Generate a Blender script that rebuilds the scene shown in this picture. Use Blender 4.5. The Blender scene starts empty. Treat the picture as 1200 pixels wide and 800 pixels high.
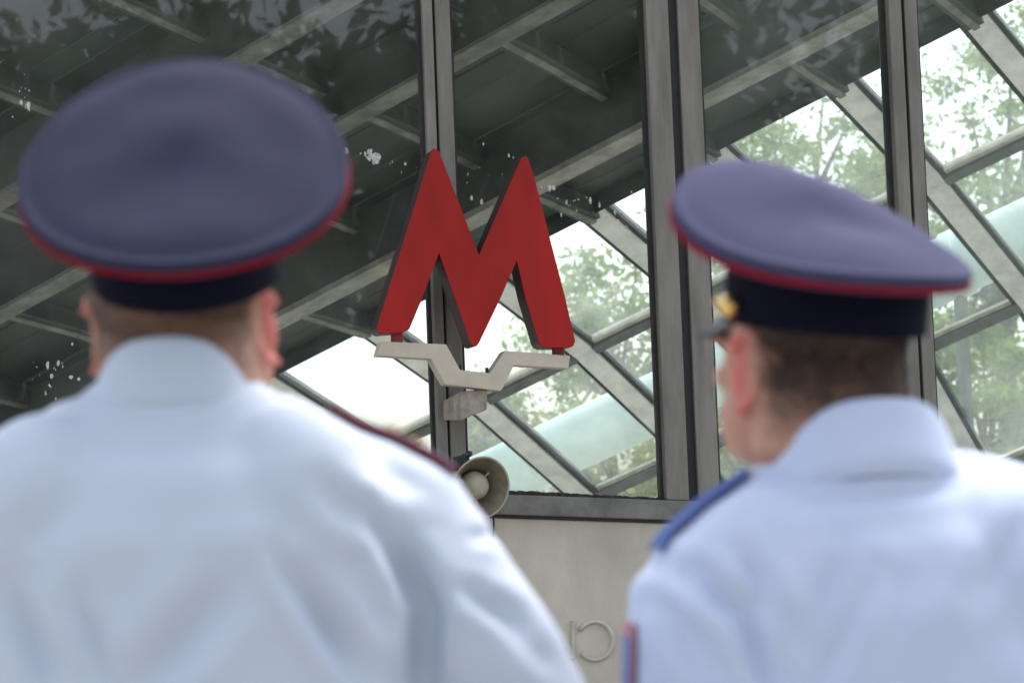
import bpy, bmesh, math, random
import numpy as np
from mathutils import Vector, Matrix, noise
from mathutils.bvhtree import BVHTree

R = math.radians
random.seed(7)
rng = np.random.default_rng(7)
scene = bpy.context.scene
C = scene.collection

# ------------------------------------------------------------------ camera
FPX = 85.0 / 36.0 * 1200.0
CAM = Vector((0, 0, 1.48))
PITCH, ROLL = R(4.0), R(-2.2)
cam_rot = Matrix.Rotation(R(90) + PITCH, 3, 'X') @ Matrix.Rotation(ROLL, 3, 'Z')
cd = bpy.data.cameras.new('camera')
cd.lens = 85.0
cd.sensor_width = 36.0
cd.sensor_fit = 'HORIZONTAL'
cd.clip_start = 0.1
cd.clip_end = 3000
cd.dof.use_dof = True
cd.dof.focus_distance = 8.5
cd.dof.aperture_fstop = 6.0
cam = bpy.data.objects.new('camera', cd)
cam.matrix_world = Matrix.Translation(CAM) @ cam_rot.to_4x4()
C.objects.link(cam)
scene.camera = cam

# ------------------------------------------------------------------ sky, sun, exposure
SUN_EL, SUN_AZ = R(64), R(35)          # azimuth measured from +Y towards +X
world = bpy.data.worlds.new('World')
scene.world = world
world.use_nodes = True
wn = world.node_tree
wn.nodes.clear()
wo = wn.nodes.new('ShaderNodeOutputWorld')
bg = wn.nodes.new('ShaderNodeBackground')
sky = wn.nodes.new('ShaderNodeTexSky')
sky.sky_type = 'NISHITA'
sky.sun_disc = False
sky.sun_elevation = SUN_EL
sky.sun_rotation = SUN_AZ
sky.air_density = 1.0
sky.dust_density = 3.0
sky.ozone_density = 1.0
bg.inputs['Strength'].default_value = 0.15
soft = wn.nodes.new('ShaderNodeHueSaturation')      # thin high cloud: the same sky, evenly less blue
soft.inputs['Saturation'].default_value = 0.45
wn.links.new(sky.outputs[0], soft.inputs['Color'])
wn.links.new(soft.outputs[0], bg.inputs['Color'])
wn.links.new(bg.outputs[0], wo.inputs['Surface'])
sd = bpy.data.lights.new('sun', 'SUN')
sd.energy = 1.4
sd.angle = R(25)
sd.color = (1.0, 0.96, 0.9)
sun = bpy.data.objects.new('sun', sd)
sdir = Vector((math.sin(SUN_AZ) * math.cos(SUN_EL), math.cos(SUN_AZ) * math.cos(SUN_EL), math.sin(SUN_EL)))
sun.rotation_euler = (-sdir).to_track_quat('-Z', 'Y').to_euler()
sun.location = (0, -3, 12)
C.objects.link(sun)
scene.view_settings.view_transform = 'Standard'
scene.view_settings.look = 'None'
scene.view_settings.gamma = 1.0
scene.view_settings.exposure = 1.45
scene.cycles.transparent_max_bounces = 32
scene.cycles.max_bounces = 8


# ------------------------------------------------------------------ helpers
def ray(px, py):
    return (cam_rot @ Vector(((px - 600) / FPX, (400 - py) / FPX, -1.0))).normalized()


def at(px, py, Y):
    d = ray(px, py)
    return CAM + d * (Y / d.y)


def hit(px, py, p, n):
    d = ray(px, py)
    return CAM + d * ((p - CAM).dot(n) / d.dot(n))


def proj(p):
    q = cam_rot.transposed() @ (p - CAM)
    return (600 + q.x / -q.z * FPX, 400 - q.y / -q.z * FPX)


class MB:
    """collects geometry for one mesh object"""
    def __init__(s):
        s.v, s.f = [], []

    def add(s, vs, fs):
        o = len(s.v)
        s.v += [tuple(x) for x in vs]
        s.f += [tuple(o + i for i in f) for f in fs]
        return s

    def obox(s, c, ax, ay, az):
        c, ax, ay, az = map(Vector, (c, ax, ay, az))
        vs = [c + ax * i + ay * j + az * k for k in (-1, 1) for j in (-1, 1) for i in (-1, 1)]
        flip = ax.cross(ay).dot(az) < 0
        fs = [(0, 2, 3, 1), (4, 5, 7, 6), (0, 1, 5, 4), (2, 6, 7, 3), (0, 4, 6, 2), (1, 3, 7, 5)]
        if flip:
            fs = [f[::-1] for f in fs]
        return s.add(vs, fs)

    def bar(s, p0, p1, wdir, w, ddir, d0, d1):
        """bar from p0 to p1, width w across wdir, from d0 to d1 along ddir"""
        p0, p1, wdir, ddir = map(Vector, (p0, p1, wdir, ddir))
        c = (p0 + p1) / 2 + ddir * ((d0 + d1) / 2)
        return s.obox(c, (p1 - p0) / 2, wdir * (w / 2), ddir * ((d1 - d0) / 2))

    def tube(s, pts, rad, n=16, ref=(0, 1, 0), caps=True, closed=False):
        """rad: list of r or (ra, rb); ra across (ref x tangent), rb along ref-ish"""
        pts = [Vector(p) for p in pts]
        m = len(pts)
        o = len(s.v)
        ref = Vector(ref)
        for i, p in enumerate(pts):
            if closed:
                t = pts[(i + 1) % m] - pts[i - 1]
            else:
                t = pts[min(i + 1, m - 1)] - pts[max(i - 1, 0)]
            t.normalize()
            a = ref.cross(t)
            if a.length < 1e-4:
                a = Vector((1, 0, 0)).cross(t)
            a.normalize()
            b = t.cross(a)
            r = rad[i] if hasattr(rad, '__len__') else rad
            ra, rb = r if hasattr(r, '__len__') else (r, r)
            for k in range(n):
                th = 2 * math.pi * k / n
                s.v.append(tuple(p + a * (ra * math.cos(th)) + b * (rb * math.sin(th))))
        for i in range(m if closed else m - 1):
            i2 = (i + 1) % m
            for k in range(n):
                k2 = (k + 1) % n
                s.f.append((o + i * n + k, o + i * n + k2, o + i2 * n + k2, o + i2 * n + k))
        if caps and not closed:
            s.f.append(tuple(o + k for k in range(n))[::-1])
            s.f.append(tuple(o + (m - 1) * n + k for k in range(n)))
        return s

    def rings(s, rings, n=32):
        """rings: (cx, cy, cz, rx, ry, power) stacked upwards, capped"""
        o = len(s.v)
        for (cx, cy, cz, rx, ry, pw) in rings:
            for k in range(n):
                th = 2 * math.pi * k / n
                c_, s_ = math.cos(th), math.sin(th)
                e = 2.0 / pw
                s.v.append((cx + rx * math.copysign(abs(c_) ** e, c_), cy + ry * math.copysign(abs(s_) ** e, s_), cz))
        m = len(rings)
        for i in range(m - 1):
            for k in range(n):
                k2 = (k + 1) % n
                s.f.append((o + i * n + k, o + i * n + k2, o + (i + 1) * n + k2, o + (i + 1) * n + k))
        s.f.append(tuple(o + k for k in range(n))[::-1])
        s.f.append(tuple(o + (m - 1) * n + k for k in range(n)))
        return s

    def ell(s, c, r, M=None, nu=20, nv=12):
        c = Vector(c)
        vs = [Vector((0, 0, -1))]
        for j in range(1, nv):
            ph = -math.pi / 2 + math.pi * j / nv
            for i in range(nu):
                th = 2 * math.pi * i / nu
                vs.append(Vector((math.cos(ph) * math.cos(th), math.cos(ph) * math.sin(th), math.sin(ph))))
        vs.append(Vector((0, 0, 1)))
        out = []
        for v in vs:
            w = Vector((v.x * r[0], v.y * r[1], v.z * r[2]))
            if M is not None:
                w = M @ w
            out.append(c + w)
        fs = []
        for i in range(nu):
            i2 = (i + 1) % nu
            fs.append((0, 1 + i2, 1 + i))
            for j in range(nv - 2):
                fs.append((1 + j * nu + i, 1 + j * nu + i2, 1 + (j + 1) * nu + i2, 1 + (j + 1) * nu + i))
            fs.append((len(vs) - 1, 1 + (nv - 2) * nu + i, 1 + (nv - 2) * nu + i2))
        return s.add(out, fs)

    def lathe(s, prof, M=None, n=40):
        """prof: (r, z) pairs turned about local z, M maps to place"""
        o = len(s.v)
        for r, z in prof:
            for k in range(n):
                th = 2 * math.pi * k / n
                p = Vector((r * math.cos(th), r * math.sin(th), z))
                s.v.append(tuple(M @ p if M is not None else p))
        for i in range(len(prof) - 1):
            for k in range(n):
                k2 = (k + 1) % n
                s.f.append((o + i * n + k, o + i * n + k2, o + (i + 1) * n + k2, o + (i + 1) * n + k))
        return s

    def prism(s, pts, off):
        """pts: planar 3d polygon, off: vector to its back copy"""
        n = len(pts)
        off = Vector(off)
        o = len(s.v)
        s.v += [tuple(p) for p in pts] + [tuple(Vector(p) + off) for p in pts]
        s.f.append(tuple(o + i for i in range(n)))
        s.f.append(tuple(o + n + i for i in range(n))[::-1])
        for i in range(n):
            j = (i + 1) % n
            s.f.append((o + i, o + n + i, o + n + j, o + j))
        return s

    def xf(s, M):
        s.v = [tuple(M @ Vector(v)) for v in s.v]
        return s

    def mesh(s, name):
        me = bpy.data.meshes.new(name)
        me.from_pydata(s.v, [], s.f)
        me.validate()
        bm = bmesh.new()
        bm.from_mesh(me)
        bmesh.ops.recalc_face_normals(bm, faces=bm.faces)
        bm.to_mesh(me)
        bm.free()
        return me

    def build(s, name, m, parent=None, smooth=False, bevel=0.0):
        return obj(name, s.mesh(name), m, parent, smooth, bevel)


def obj(name, me, m, parent=None, smooth=False, bevel=0.0):
    if m is not None:
        me.materials.clear()
        me.materials.append(m)
    if smooth:
        me.polygons.foreach_set('use_smooth', [True] * len(me.polygons))
    o = bpy.data.objects.new(name, me)
    C.objects.link(o)
    if parent is not None:
        o.parent = parent
        o.matrix_parent_inverse = PINV.get(parent.name, Matrix.Identity(4))
    if bevel:
        b = o.modifiers.new('bevel', 'BEVEL')
        b.width = bevel
        b.segments = 2
        b.limit_method = 'ANGLE'
        b.angle_limit = R(40)
    return o


PINV = {}


def thing(name, label, cat, loc=(0, 0, 0), group=None, local=False, rotz=0.0):
    """an Empty at the thing's base; children are given in world space unless local"""
    o = bpy.data.objects.new(name, None)
    o.empty_display_size = 0.2
    o.location = loc
    o.rotation_euler = (0, 0, rotz)
    C.objects.link(o)
    tag(o, label, cat, group)
    if not local:
        PINV[o.name] = (Matrix.Translation(Vector(loc)) @ Matrix.Rotation(rotz, 4, 'Z')).inverted()
    return o


def tag(o, label=None, cat=None, group=None, kind=None):
    if label:
        o['label'] = label
    if cat:
        o['category'] = cat
    if group:
        o['group'] = group
    if kind:
        o['kind'] = kind
    return o


# ------------------------------------------------------------------ materials
def new_mat(name):
    m = bpy.data.materials.new(name)
    m.use_nodes = True
    nt = m.node_tree
    nt.nodes.clear()
    out = nt.nodes.new('ShaderNodeOutputMaterial')
    return m, nt, out


def mat(name, col, rough=0.6, metal=0.0, var=0.0, vscale=8.0, bump=0.0, bscale=60.0, col2=None, dirt=None,
        sss=0.0, sheen=0.0, coat=0.0, stretch=None, detail=6.0, spec=0.5):
    m, nt, out = new_mat(name)
    p = nt.nodes.new('ShaderNodeBsdfPrincipled')
    nt.links.new(p.outputs[0], out.inputs['Surface'])
    p.inputs['Roughness'].default_value = rough
    p.inputs['Metallic'].default_value = metal
    p.inputs['Specular IOR Level'].default_value = spec
    p.inputs['Base Color'].default_value = (*col, 1)
    if sss:
        p.inputs['Subsurface Weight'].default_value = sss
        p.inputs['Subsurface Radius'].default_value = (1.0, 0.35, 0.2)
        p.inputs['Subsurface Scale'].default_value = 0.012
    if sheen:
        p.inputs['Sheen Weight'].default_value = sheen
        p.inputs['Sheen Roughness'].default_value = 0.5
    if coat:
        p.inputs['Coat Weight'].default_value = coat
        p.inputs['Coat Roughness'].default_value = 0.1
    tc = nt.nodes.new('ShaderNodeTexCoord')
    src = tc.outputs['Object']
    if stretch:
        mp = nt.nodes.new('ShaderNodeMapping')
        mp.inputs['Scale'].default_value = stretch
        nt.links.new(src, mp.inputs['Vector'])
        src = mp.outputs[0]
    if var or col2:
        nz = nt.nodes.new('ShaderNodeTexNoise')
        nz.inputs['Scale'].default_value = vscale
        nz.inputs['Detail'].default_value = detail
        nz.inputs['Roughness'].default_value = 0.62
        nt.links.new(src, nz.inputs['Vector'])
        rp = nt.nodes.new('ShaderNodeValToRGB')
        a = col2 if col2 else tuple(c * (1 - var) for c in col)
        b = col if col2 else tuple(min(1, c * (1 + var)) for c in col)
        rp.color_ramp.elements[0].color = (*a, 1)
        rp.color_ramp.elements[1].color = (*b, 1)
        rp.color_ramp.elements[0].position = 0.36
        rp.color_ramp.elements[1].position = 0.64
        nt.links.new(nz.outputs['Fac'], rp.inputs['Fac'])
        nt.links.new(rp.outputs[0], p.inputs['Base Color'])
        rr = nt.nodes.new('ShaderNodeMapRange')
        rr.inputs['To Min'].default_value = max(0.03, rough - 0.12)
        rr.inputs['To Max'].default_value = min(1, rough + 0.12)
        nt.links.new(nz.outputs['Fac'], rr.inputs['Value'])
        nt.links.new(rr.outputs[0], p.inputs['Roughness'])
    if bump:
        nb = nt.nodes.new('ShaderNodeTexNoise')
        nb.inputs['Scale'].default_value = bscale
        nb.inputs['Detail'].default_value = 5
        nt.links.new(src, nb.inputs['Vector'])
        bp = nt.nodes.new('ShaderNodeBump')
        bp.inputs['Strength'].default_value = bump
        bp.inputs['Distance'].default_value = 0.01
        nt.links.new(nb.outputs['Fac'], bp.inputs['Height'])
        nt.links.new(bp.outputs[0], p.inputs['Normal'])
    return m


def glass(name, dirt_lo, dirt_hi, tint=(0.965, 0.985, 0.975), dcol=(0.75, 0.8, 0.76), scale=2.0, gloss=1.0):
    """thin dusty window glass: see-through, a Fresnel sheen and an uneven film of dust"""
    m, nt, out = new_mat(name)
    L = nt.links.new
    tr = nt.nodes.new('ShaderNodeBsdfTransparent')
    tr.inputs['Color'].default_value = (*tint, 1)
    gl = nt.nodes.new('ShaderNodeBsdfGlossy')
    gl.inputs['Roughness'].default_value = 0.015
    fr = nt.nodes.new('ShaderNodeLayerWeight')       # Schlick: 0.04 + 0.9 (1 - cos)^5, the same from both sides
    fr.inputs['Blend'].default_value = 0.5
    fp = nt.nodes.new('ShaderNodeMath')
    fp.operation = 'POWER'
    fp.inputs[1].default_value = 5.0
    L(fr.outputs['Facing'], fp.inputs[0])
    fm = nt.nodes.new('ShaderNodeMath')
    fm.operation = 'MULTIPLY_ADD'
    fm.inputs[1].default_value = 0.9 * gloss
    fm.inputs[2].default_value = 0.034 * gloss
    L(fp.outputs[0], fm.inputs[0])
    m1 = nt.nodes.new('ShaderNodeMixShader')
    L(fm.outputs[0], m1.inputs[0])
    L(tr.outputs[0], m1.inputs[1])
    L(gl.outputs[0], m1.inputs[2])
    df = nt.nodes.new('ShaderNodeBsdfDiffuse')
    df.inputs['Color'].default_value = (*dcol, 1)
    tl = nt.nodes.new('ShaderNodeBsdfTranslucent')
    tl.inputs['Color'].default_value = (*dcol, 1)
    dm = nt.nodes.new('ShaderNodeMixShader')
    dm.inputs[0].default_value = 0.55
    L(df.outputs[0], dm.inputs[1])
    L(tl.outputs[0], dm.inputs[2])
    tc = nt.nodes.new('ShaderNodeTexCoord')
    nz = nt.nodes.new('ShaderNodeTexNoise')
    nz.inputs['Scale'].default_value = scale
    nz.inputs['Detail'].default_value = 8
    nz.inputs['Roughness'].default_value = 0.65
    L(tc.outputs['Object'], nz.inputs['Vector'])
    mr = nt.nodes.new('ShaderNodeMapRange')
    mr.inputs['From Min'].default_value = 0.35
    mr.inputs['From Max'].default_value = 0.7
    mr.inputs['To Min'].default_value = dirt_lo
    mr.inputs['To Max'].default_value = dirt_hi
    L(nz.outputs['Fac'], mr.inputs['Value'])
    m2 = nt.nodes.new('ShaderNodeMixShader')
    L(mr.outputs[0], m2.inputs[0])
    L(m1.outputs[0], m2.inputs[1])
    L(dm.outputs[0], m2.inputs[2])
    L(m2.outputs[0], out.inputs['Surface'])
    return m


def leaf_mat(name, c1, c2):
    m, nt, out = new_mat(name)
    L = nt.links.new
    g = nt.nodes.new('ShaderNodeNewGeometry')
    rp = nt.nodes.new('ShaderNodeValToRGB')
    rp.color_ramp.elements[0].color = (*c1, 1)
    rp.color_ramp.elements[1].color = (*c2, 1)
    L(g.outputs['Random Per Island'], rp.inputs['Fac'])
    d = nt.nodes.new('ShaderNodeBsdfDiffuse')
    t = nt.nodes.new('ShaderNodeBsdfTranslucent')
    L(rp.outputs[0], d.inputs['Color'])
    L(rp.outputs[0], t.inputs['Color'])
    mx = nt.nodes.new('ShaderNodeMixShader')
    mx.inputs[0].default_value = 0.5
    L(d.outputs[0], mx.inputs[1])
    L(t.outputs[0], mx.inputs[2])
    L(mx.outputs[0], out.inputs['Surface'])
    return m


M_ = {
    'paving': mat('paving', (0.26, 0.25, 0.24), 0.85, var=0.25, vscale=3, bump=0.3),
    'earth': mat('earth', (0.22, 0.22, 0.17), 0.95, var=0.3, vscale=0.6, bump=0.4, bscale=6),
    'bounce_floor_pale': mat('bounce_floor_pale', (0.62, 0.60, 0.56), 0.7, var=0.15, vscale=5),  # kept pale so the added floor throws more light upward
    'frame': mat('frame', (0.18, 0.168, 0.148), 0.5, var=0.22, vscale=5, bump=0.08, bscale=90, stretch=(3, 3, 0.5)),
    'frame_dark': mat('frame_dark', (0.022, 0.021, 0.02), 0.6, var=0.3, vscale=20),
    'sill': mat('sill', (0.15, 0.145, 0.13), 0.6, var=0.3, vscale=9, bump=0.15),
    'grime': mat('grime', (0.035, 0.034, 0.028), 0.95, var=0.6, vscale=30, bump=0.9, bscale=60),
    'wall': mat('wall', (0.49, 0.445, 0.365), 0.75, var=0.14, vscale=3.0, stretch=(1.15, 1.15, 0.85), bump=0.12, bscale=120),
    'letter': mat('letter', (0.50, 0.46, 0.38), 0.6, var=0.15, vscale=20),
    'rib': mat('rib', (0.80, 0.79, 0.75), 0.5, var=0.16, vscale=7, bump=0.05),
    'gasket': mat('gasket', (0.035, 0.037, 0.037), 0.7, var=0.4, vscale=15),
    'purlin': mat('purlin', (0.13, 0.135, 0.135), 0.55, var=0.25, vscale=9),
    'cream': mat('cream', (0.55, 0.51, 0.43), 0.6, var=0.2, vscale=14),
    'flange': mat('flange', (0.28, 0.265, 0.23), 0.65, var=0.3, vscale=9),
    'flange_dark': mat('flange_dark', (0.17, 0.165, 0.14), 0.7, var=0.4, vscale=7),
    'roof': mat('roof', (0.034, 0.036, 0.032), 0.6, var=0.35, vscale=4, bump=0.1, bscale=30),
    'roof_teal': mat('roof_teal', (0.035, 0.066, 0.056), 0.55, var=0.3, vscale=5),
    'roof_beam': mat('roof_beam', (0.042, 0.047, 0.041), 0.6, var=0.3, vscale=8),
    'concrete': mat('concrete', (0.32, 0.31, 0.28), 0.9, var=0.2, vscale=4, bump=0.3),
    'pipe': mat('pipe', (0.52, 0.66, 0.63), 0.45, var=0.08, vscale=2),
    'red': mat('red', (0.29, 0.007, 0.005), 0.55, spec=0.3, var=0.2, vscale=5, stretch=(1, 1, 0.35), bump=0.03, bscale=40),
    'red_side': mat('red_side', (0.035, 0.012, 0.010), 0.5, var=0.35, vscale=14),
    'red_stud': mat('red_stud', (0.22, 0.012, 0.012), 0.5, var=0.3, vscale=20),
    'bracket': mat('bracket', (0.50, 0.44, 0.35), 0.65, var=0.07, vscale=12, bump=0.1),
    'bracket_old': mat('bracket_old', (0.38, 0.34, 0.27), 0.7, col2=(0.17, 0.14, 0.10), vscale=11, bump=0.3),
    'horn': mat('horn', (0.33, 0.30, 0.21), 0.45, var=0.15, vscale=14),
    'horn_in': mat('horn_in', (0.36, 0.33, 0.235), 0.5, var=0.25, vscale=12),
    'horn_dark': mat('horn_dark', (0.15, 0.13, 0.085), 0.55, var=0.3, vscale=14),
    'black': mat('black', (0.015, 0.015, 0.016), 0.45, var=0.3, vscale=20),
    'dirt_glint_white': glass('dirt_glint_white', 0.25, 0.95, dcol=(0.85, 0.85, 0.83), scale=40.0),  # white of the glass flecks: dirt and painted sky reflections
    'bark': mat('bark', (0.10, 0.08, 0.06), 0.95, var=0.4, vscale=10, bump=0.8, bscale=20),
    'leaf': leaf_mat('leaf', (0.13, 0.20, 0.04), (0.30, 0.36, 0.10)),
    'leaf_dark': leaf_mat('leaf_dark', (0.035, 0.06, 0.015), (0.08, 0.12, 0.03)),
    'leaf_y': leaf_mat('leaf_y', (0.20, 0.24, 0.05), (0.38, 0.40, 0.13)),
    'glass': glass('glass', 0.008, 0.05),
    'glass_hazy': glass('glass_hazy', 0.035, 0.11, dcol=(0.66, 0.76, 0.71), scale=1.3),
    'vault_glass': glass('vault_glass', 0.05, 0.17, tint=(0.95, 0.985, 0.97), dcol=(0.84, 0.88, 0.85)),
    'shirt': mat('shirt', (0.51, 0.565, 0.66), 0.9, var=0.03, vscale=6, bump=0.08, bscale=420, spec=0.2),
    'shirt_pale': mat('shirt_pale', (0.51, 0.575, 0.735), 0.9, var=0.03, vscale=6, bump=0.08, bscale=420, spec=0.2),
    'collar': mat('collar', (0.48, 0.545, 0.635), 0.9, var=0.03, vscale=6, bump=0.05, bscale=500),
    'cap': mat('cap', (0.029, 0.031, 0.058), 0.95, var=0.10, vscale=14, bump=0.12, bscale=700, spec=0.12),  # same cloth as the other cap, its weaker light put into the colour
    'cap_lit': mat('cap_lit', (0.050, 0.052, 0.100), 0.95, var=0.10, vscale=14, bump=0.12, bscale=700, spec=0.12),  # same cap cloth, painted paler for the stronger light on it
    'navy': mat('navy', (0.0045, 0.005, 0.013), 0.95, var=0.1, vscale=30, bump=0.05, bscale=600, spec=0.08),
    'piping': mat('piping', (0.20, 0.006, 0.014), 0.9, spec=0.1, var=0.1, vscale=30),
    'gold': mat('gold', (0.75, 0.50, 0.18), 0.3, metal=1.0, var=0.1, vscale=60),
    'patent': mat('patent', (0.006, 0.006, 0.007), 0.35, spec=0.3),
    'white_trim': mat('white_trim', (0.75, 0.75, 0.74), 0.4),
    'board_navy': mat('board_navy', (0.02, 0.022, 0.055), 0.8),
    'board_blue': mat('board_blue', (0.055, 0.105, 0.29), 0.9, var=0.1, vscale=40),
    'trousers': mat('trousers', (0.03, 0.035, 0.06), 0.85, var=0.1, vscale=10),
    'shoe': mat('shoe', (0.01, 0.01, 0.01), 0.25, coat=0.3),
    'patch': mat('patch', (0.40, 0.16, 0.19), 0.8, var=0.15, vscale=60),
    'patch_blue': mat('patch_blue', (0.12, 0.16, 0.36), 0.8),
    'eye': mat('eye', (0.75, 0.73, 0.7), 0.2),
    'hair': mat('hair', (0.045, 0.028, 0.018), 0.6, var=0.3, vscale=60),
    'hair_mid': mat('hair_mid', (0.10, 0.062, 0.036), 0.6, var=0.3, vscale=60),
}


def skin_mat():
    m, nt, out = new_mat('skin')
    L = nt.links.new
    p = nt.nodes.new('ShaderNodeBsdfPrincipled')
    p.inputs['Roughness'].default_value = 0.5
    p.inputs['Subsurface Weight'].default_value = 0.25
    p.inputs['Subsurface Radius'].default_value = (1.0, 0.35, 0.2)
    p.inputs['Subsurface Scale'].default_value = 0.012
    va = nt.nodes.new('ShaderNodeVertexColor')
    va.layer_name = 'tint'
    sp = nt.nodes.new('ShaderNodeSeparateColor')
    L(va.outputs['Color'], sp.inputs[0])
    nz = nt.nodes.new('ShaderNodeTexNoise')
    nz.inputs['Scale'].default_value = 35
    tc = nt.nodes.new('ShaderNodeTexCoord')
    L(tc.outputs['Object'], nz.inputs['Vector'])
    rp = nt.nodes.new('ShaderNodeValToRGB')
    rp.color_ramp.elements[0].color = (0.37, 0.18, 0.118, 1)
    rp.color_ramp.elements[1].color = (0.48, 0.25, 0.168, 1)
    L(nz.outputs['Fac'], rp.inputs['Fac'])
    a = nt.nodes.new('ShaderNodeMixRGB')
    a.inputs['Color2'].default_value = (0.56, 0.12, 0.10, 1)
    L(sp.outputs[0], a.inputs['Fac'])
    L(rp.outputs[0], a.inputs['Color1'])
    b = nt.nodes.new('ShaderNodeMixRGB')
    b.inputs['Color2'].default_value = (0.085, 0.052, 0.034, 1)
    L(sp.outputs[1], b.inputs['Fac'])
    L(a.outputs[0], b.inputs['Color1'])
    L(b.outputs[0], p.inputs['Base Color'])
    L(p.outputs[0], out.inputs['Surface'])
    return m


M_['skin'] = skin_mat()

# ------------------------------------------------------------------ the ground
g = MB().add([(-1500, -1500, -0.01), (1500, -1500, -0.01), (1500, 1500, -0.01), (-1500, 1500, -0.01)], [(0, 1, 2, 3)])
tag(g.build('ground', M_['earth']), kind='structure')
g = MB().add([(-9, -8, 0), (9, -8, 0), (9, 10, 0), (-9, 10, 0)], [(0, 1, 2, 3)])
tag(g.build('pavement', M_['paving']), kind='structure')

g = MB().add([(-9, 10.0, 0.004), (9, 10.0, 0.004), (9, 13.2, 0.004), (-9, 16.5, 0.004)], [(0, 1, 2, 3)])  # unseen stair floor, added to bounce light up onto the ribs
tag(g.build('stair_bounce_floor', M_['bounce_floor_pale']), kind='structure')

# ------------------------------------------------------------------ the window wall
YAW = R(13)
WD = Vector((math.cos(YAW), math.sin(YAW), 0))
WN = Vector((math.sin(YAW), -math.cos(YAW), 0))       # towards the viewer
UP = Vector((0, 0, 1))
WP = at(515, 400, 8.5)


def onwall(px, py, off=0.0):
    return hit(px, py, WP + WN * off, WN)


def wl(px, py):
    p = onwall(px, py)
    return ((p - WP).dot(WD), p.z)


def wpt(s, z, off=0.0):
    return WP + WD * s + UP * (z - WP.z) + WN * off


ZTOP = 3.7
S0, S1 = -3.4, 4.6
sA, zA = wl(590, 579)
sB, zB = wl(760, 585)
SL = (zB - zA) / (sB - sA)


def sillz(s):
    return zA + SL * (s - sA)


wall_t = thing('window_wall', 'tall grey framed glazing with double mullions behind the red letter', 'window', (WP.x, WP.y, 0))


def vbar(mb, s0, s1, d0, d1, z1=ZTOP):
    """upright with a bottom that follows the sill"""
    pts = [wpt(s0, sillz(s0), d1), wpt(s1, sillz(s1), d1), wpt(s1, z1, d1), wpt(s0, z1, d1)]
    return mb.prism(pts, -WN * (d1 - d0))


bay = []
for (pa, pb, pc, pd) in ((-75, -62, -59, -42), (496.5, 508, 511.5, 529.5), (758, 784, 796, 821), (1042, 1057, 1062, 1077), (1322, 1337, 1341, 1358)):
    s = [wl(q, 130)[0] for q in (pa, pb, pc, pd)]
    u = obj('mullion', vbar(MB(), s[0], s[1], -0.07, 0.045).mesh('mullion'), M_['frame'], wall_t, bevel=0.004)
    obj('mullion', vbar(MB(), s[2], s[3], -0.07, 0.030).mesh('mullion'), M_['frame'], wall_t, bevel=0.004)
    obj('mullion_joint', vbar(MB(), s[1] + 0.0005, s[2] - 0.0005, -0.06, 0.012).mesh('mullion_joint'), M_['frame_dark'], wall_t)
    # slim glazing beads along each inner edge
    for e, sg in ((s[0], -1), (s[3], 1)):
        obj('glazing_bead', vbar(MB(), min(e, e + sg * 0.012), max(e, e + sg * 0.012), -0.03, 0.008).mesh('glazing_bead'), M_['frame_dark'], wall_t)
    bay.append((s[0], s[3]))
edges = [S0] + [x for b in bay for x in b] + [S1]
for i in range(0, len(edges), 2):
    a, b = edges[i], edges[i + 1]
    pts = [wpt(a + 0.002, sillz(a) + 0.003, -0.012), wpt(b - 0.002, sillz(b) + 0.003, -0.012), wpt(b - 0.002, ZTOP, -0.012), wpt(a + 0.002, ZTOP, -0.012)]
    obj('pane', MB().prism(pts, -WN * 0.006).mesh('pane'), M_['glass' if i < 6 else 'glass_hazy'], wall_t)


def hbar(mb, za, zb, d0, d1, s0=S0, s1=S1):
    pts = [wpt(s0, sillz(s0) + za, d1), wpt(s1, sillz(s1) + za, d1), wpt(s1, sillz(s1) + zb, d1), wpt(s0, sillz(s0) + zb, d1)]
    return mb.prism(pts, -WN * (d1 - d0))


hbar(MB(), -0.072, -0.001, -0.08, 0.055).build('sill', M_['sill'], wall_t, bevel=0.005)
hbar(MB(), -0.082, -0.073, -0.08, 0.040).build('sill_joint', M_['frame_dark'], wall_t)
vv = MB()
vv.prism([wpt(S0, ZTOP + 0.001, 0.05), wpt(S1, ZTOP + 0.001, 0.05), wpt(S1, ZTOP + 0.2, 0.05), wpt(S0, ZTOP + 0.2, 0.05)], -WN * 0.13)
vv.build('head_rail', M_['frame'], wall_t, bevel=0.005)
# a lumpy line of silt and moss lying on the sill against the glass
mb = MB()
n = 420
for k in range(n):
    s = S0 + 1.2 + (4.6) * k / n
    h = 0.010 + 0.016 * max(0, noise.noise((s * 3.1, 0.3, 1.7)) + 0.35) + 0.008 * random.random()
    p = wpt(s, sillz(s) - 0.001, 0.008 + 0.01 * random.random())
    mb.ell(p, (0.020, 0.009, h * 0.55), nu=6, nv=4)
d = mb.build('sill_silt', M_['grime'], wall_t, smooth=True)
tag(d, kind='stuff')
# white flecks on the glass: some dirt, most painted for mirrored sky gaps


def dirt_glint(center, n, spread, size, seed, lean=(0, 0)):
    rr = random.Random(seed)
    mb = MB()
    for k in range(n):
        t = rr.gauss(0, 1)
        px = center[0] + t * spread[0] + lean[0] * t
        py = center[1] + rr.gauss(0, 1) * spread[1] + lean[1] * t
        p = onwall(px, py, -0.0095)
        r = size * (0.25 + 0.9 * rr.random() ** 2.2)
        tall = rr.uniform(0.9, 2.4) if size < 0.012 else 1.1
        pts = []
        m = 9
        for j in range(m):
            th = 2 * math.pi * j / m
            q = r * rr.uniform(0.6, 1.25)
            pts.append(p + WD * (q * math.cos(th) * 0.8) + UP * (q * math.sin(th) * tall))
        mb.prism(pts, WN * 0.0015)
    o = mb.build('dirt_glint', M_['dirt_glint_white'], wall_t)
    tag(o, kind='stuff')


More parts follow.
